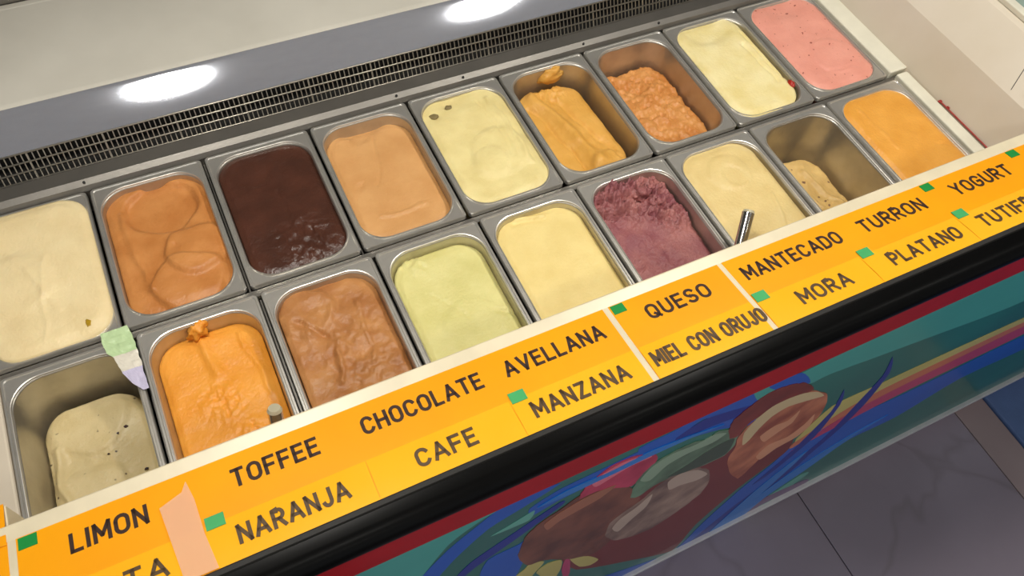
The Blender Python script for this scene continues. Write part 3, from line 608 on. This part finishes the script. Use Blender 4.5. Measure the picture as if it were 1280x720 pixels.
def blob(name, c, r, m, parent=None, seed=0, n=10, amp=.35, sub=3):
    bm = bmesh.new(); bmesh.ops.create_icosphere(bm, subdivisions=sub, radius=1)
    for v in bm.verts:
        d = 1+amp*noise.noise(v.co*1.7+Vector((seed, 0, 0))) + amp*.5*noise.noise(v.co*4+Vector((0, seed, 0)))
        v.co = Vector((v.co.x*r[0]*d, v.co.y*r[1]*d, v.co.z*r[2]*d)) + Vector(c)
    vs = [tuple(v.co) for v in bm.verts]; fs = [tuple(q.index for q in f.verts) for f in bm.faces]; bm.free()
    return mk(name, vs, fs, m, parent, True)
ices = [o for o in C.objects if o.get('category') == 'ice cream']
def part_blob(idx, name, c, r, m, **k):
    blob(name, c, r, m, ices[idx], **k)
part_blob(0, 'sauce_spot', (.131, .026, .0052), (.0045, .0065, .0028), mat('olive_sauce', srgb(176, 140, 20), .4), seed=2)
part_blob(7, 'sauce_spot', (1.19+.149, .050, .000), (.0055, .009, .005), mat('red_sauce', srgb(168, 40, 26), .35), seed=4)
part_blob(10, 'wall_clump', (.181+.075, FY+.240, -.012), (.013, .008, .013), IM['orange'], seed=6, amp=.7)
part_blob(10, 'wall_clump', (.181+.085, FY+.246, -.006), (.008, .005, .007), IM['orange'], seed=9, amp=.7)
part_blob(5, 'wall_clump', (.852+.098, .243, -.018), (.024, .008, .016), IM['mango'], seed=12, amp=.5)
grey = mat('grey_pit', srgb(128, 112, 70), .6)
part_blob(4, 'frost_pit', (.682+.030, .2145, -.0045), (.0085, .006, .0022), grey, seed=3, amp=.3)
part_blob(4, 'frost_pit', (.682+.061, .2255, -.0045), (.006, .005, .0022), grey, seed=5, amp=.3)
flake = mat('dark_flake', srgb(46, 24, 30), .4)
for i, (a, b, s) in enumerate([(.105, .165, 1.5), (.118, .17, 1.0), (.05, .12, .8), (.075, .12, .6), (.13, .10, .9), (.06, .07, .6), (.09, .14, .6)]):
    part_blob(9, 'chocolate_flake', (.011+a, FY+b, -.0685), (.0028*s, .0018*s, .0012), flake, seed=i, amp=.5, sub=2)
for i, (a, b, s) in enumerate([(.055, .17, .9), (.07, .12, 1.1), (.085, .125, .9), (.06, .14, .7)]):
    part_blob(16, 'raisin_fleck', (FXo(7)+a, FY+b, -.0735), (.0028*s, .002*s, .0015), mat('raisin', srgb(120, 84, 44), .5) if i == 0 else bpy.data.materials['raisin'], seed=i, amp=.5, sub=2)
crumb = IM['mora']
for i, (a, b, z, s) in enumerate([(.03, .235, -.012, .011), (.05, .228, -.010, .009), (.115, .19, -.012, .010), (.10, .215, -.010, .013), (.145, .165, -.02, .008), (.13, .14, -.021, .006), (.08, .235, -.012, .010), (.02, .205, -.016, .008), (.128, .222, -.014, .009)]):
    part_blob(14, 'berry_chunk', (FXo(5)+a, FY+b, z-.004), (s, s*.8, s*.7), crumb, seed=i+20, amp=.8)

# ---------------------------------------------------------------- scoop handles standing in the front pans
def spatula(label, tip, low, r):
    tip = Vector(tip); d = (Vector(low)-tip).normalized(); end = tip + d*.125
    t = thing('ice_cream_spatula', label, 'spatula', tuple(end), 'steel spatulas')
    g = G(); g.tube(tip+d*.004, tip+d*.085, r, 20, r*.95); g.mk('handle', M['chrome'], t, smooth=True).modifiers.new('s', 'EDGE_SPLIT').split_angle = .7
    g = G(); g.tube(tip, tip+d*.0042, r*.82, 20, r*1.04); g.mk('end_cap', M['cap'], t, smooth=True).modifiers.new('s', 'EDGE_SPLIT').split_angle = .7
    s_ = d.cross(Vector((0, 1, .2))).normalized(); nrm = d.cross(s_).normalized()
    P = []; 
    for q, wd in ((.075, .005), (.088, .012), (.105, .014), (.125, .012)):
        c = tip+d*q; P.append((c, wd))
    v = []; f = []
    for c, wd in P:
        for sx, sn in ((-1, -1), (1, -1), (1, 1), (-1, 1)): v.append(tuple(c+s_*wd*sx+nrm*.0008*sn))
    for k in range(len(P)-1):
        for j in range(4): f.append((4*k+j, 4*k+(j+1) % 4, 4*k+4+(j+1) % 4, 4*k+4+j))
    f += [(0, 1, 2, 3), tuple(4*(len(P)-1)+j for j in range(4))]
    mk('blade', v, f, M['chrome'], t)
spatula('steel spatula handle rising at the front of the bright orange ice cream', (.3208, -.232, .086), (.3120, -.252, .03), .0088)
spatula('steel spatula handle leaning over the nougat-cream ice cream', (1.045, -.197, .068), (.990, -.262, .02), .0092)

# ---------------------------------------------------------------- crumpled sticker over the rims
W_ = {'g': mat('pale_green_sticker', srgb(196, 222, 170), .35), 'w': mat('white_sticker', srgb(226, 220, 205), .3), 'l': mat('lilac_film', srgb(206, 200, 226), .2)}
rows = [(.004, .141, .176), (-.012, .140, .1785), (-.028, .143, .1795), (-.040, .150, .1800), (-.055, .1535, .1805), (-.066, .1555, .181), (-.085, .164, .181), (-.100, .1745, .1815)]
st = thing('sticker_piece', 'crumpled pale green and lilac sticker stuck over the pan rims near LIMON', 'sticker', (.165, -.04, .003))
nx = 12; fine = []
for a, b in zip(rows, rows[1:]):
    for k in range(5): t = k/5; fine.append(tuple(a[i]*(1-t)+b[i]*t for i in range(3)))
fine.append(rows[-1])
def seg(name, i0, i1, m):
    v = []; f = []
    for j in range(i0, i1+1):
        y, a, b = fine[j]
        for i in range(nx+1):
            x = a+(b-a)*i/nx + .0012*noise.noise(Vector((y*120, i*.7, 2)))*(i in (0, nx))
            v.append((x, y, .0036+.0016*noise.noise(Vector((x*90, y*90, 1)))+.0008*noise.noise(Vector((x*240, y*240, 5)))))
    W = nx+1; f = [(j*W+i, j*W+i+1, (j+1)*W+i+1, (j+1)*W+i) for j in range(i1-i0) for i in range(nx)]
    o = mk(name, v, f, m, st, False); so = o.modifiers.new('t', 'SOLIDIFY'); so.thickness = .0003
    return o
seg('green_patch', 0, 14, W_['g'])['label'] = 'pale green top of the sticker'
seg('white_patch', 14, 24, W_['w'])['label'] = 'whitish middle of the sticker'
seg('lilac_patch', 24, len(fine)-1, W_['l'])['label'] = 'lilac film end of the sticker'
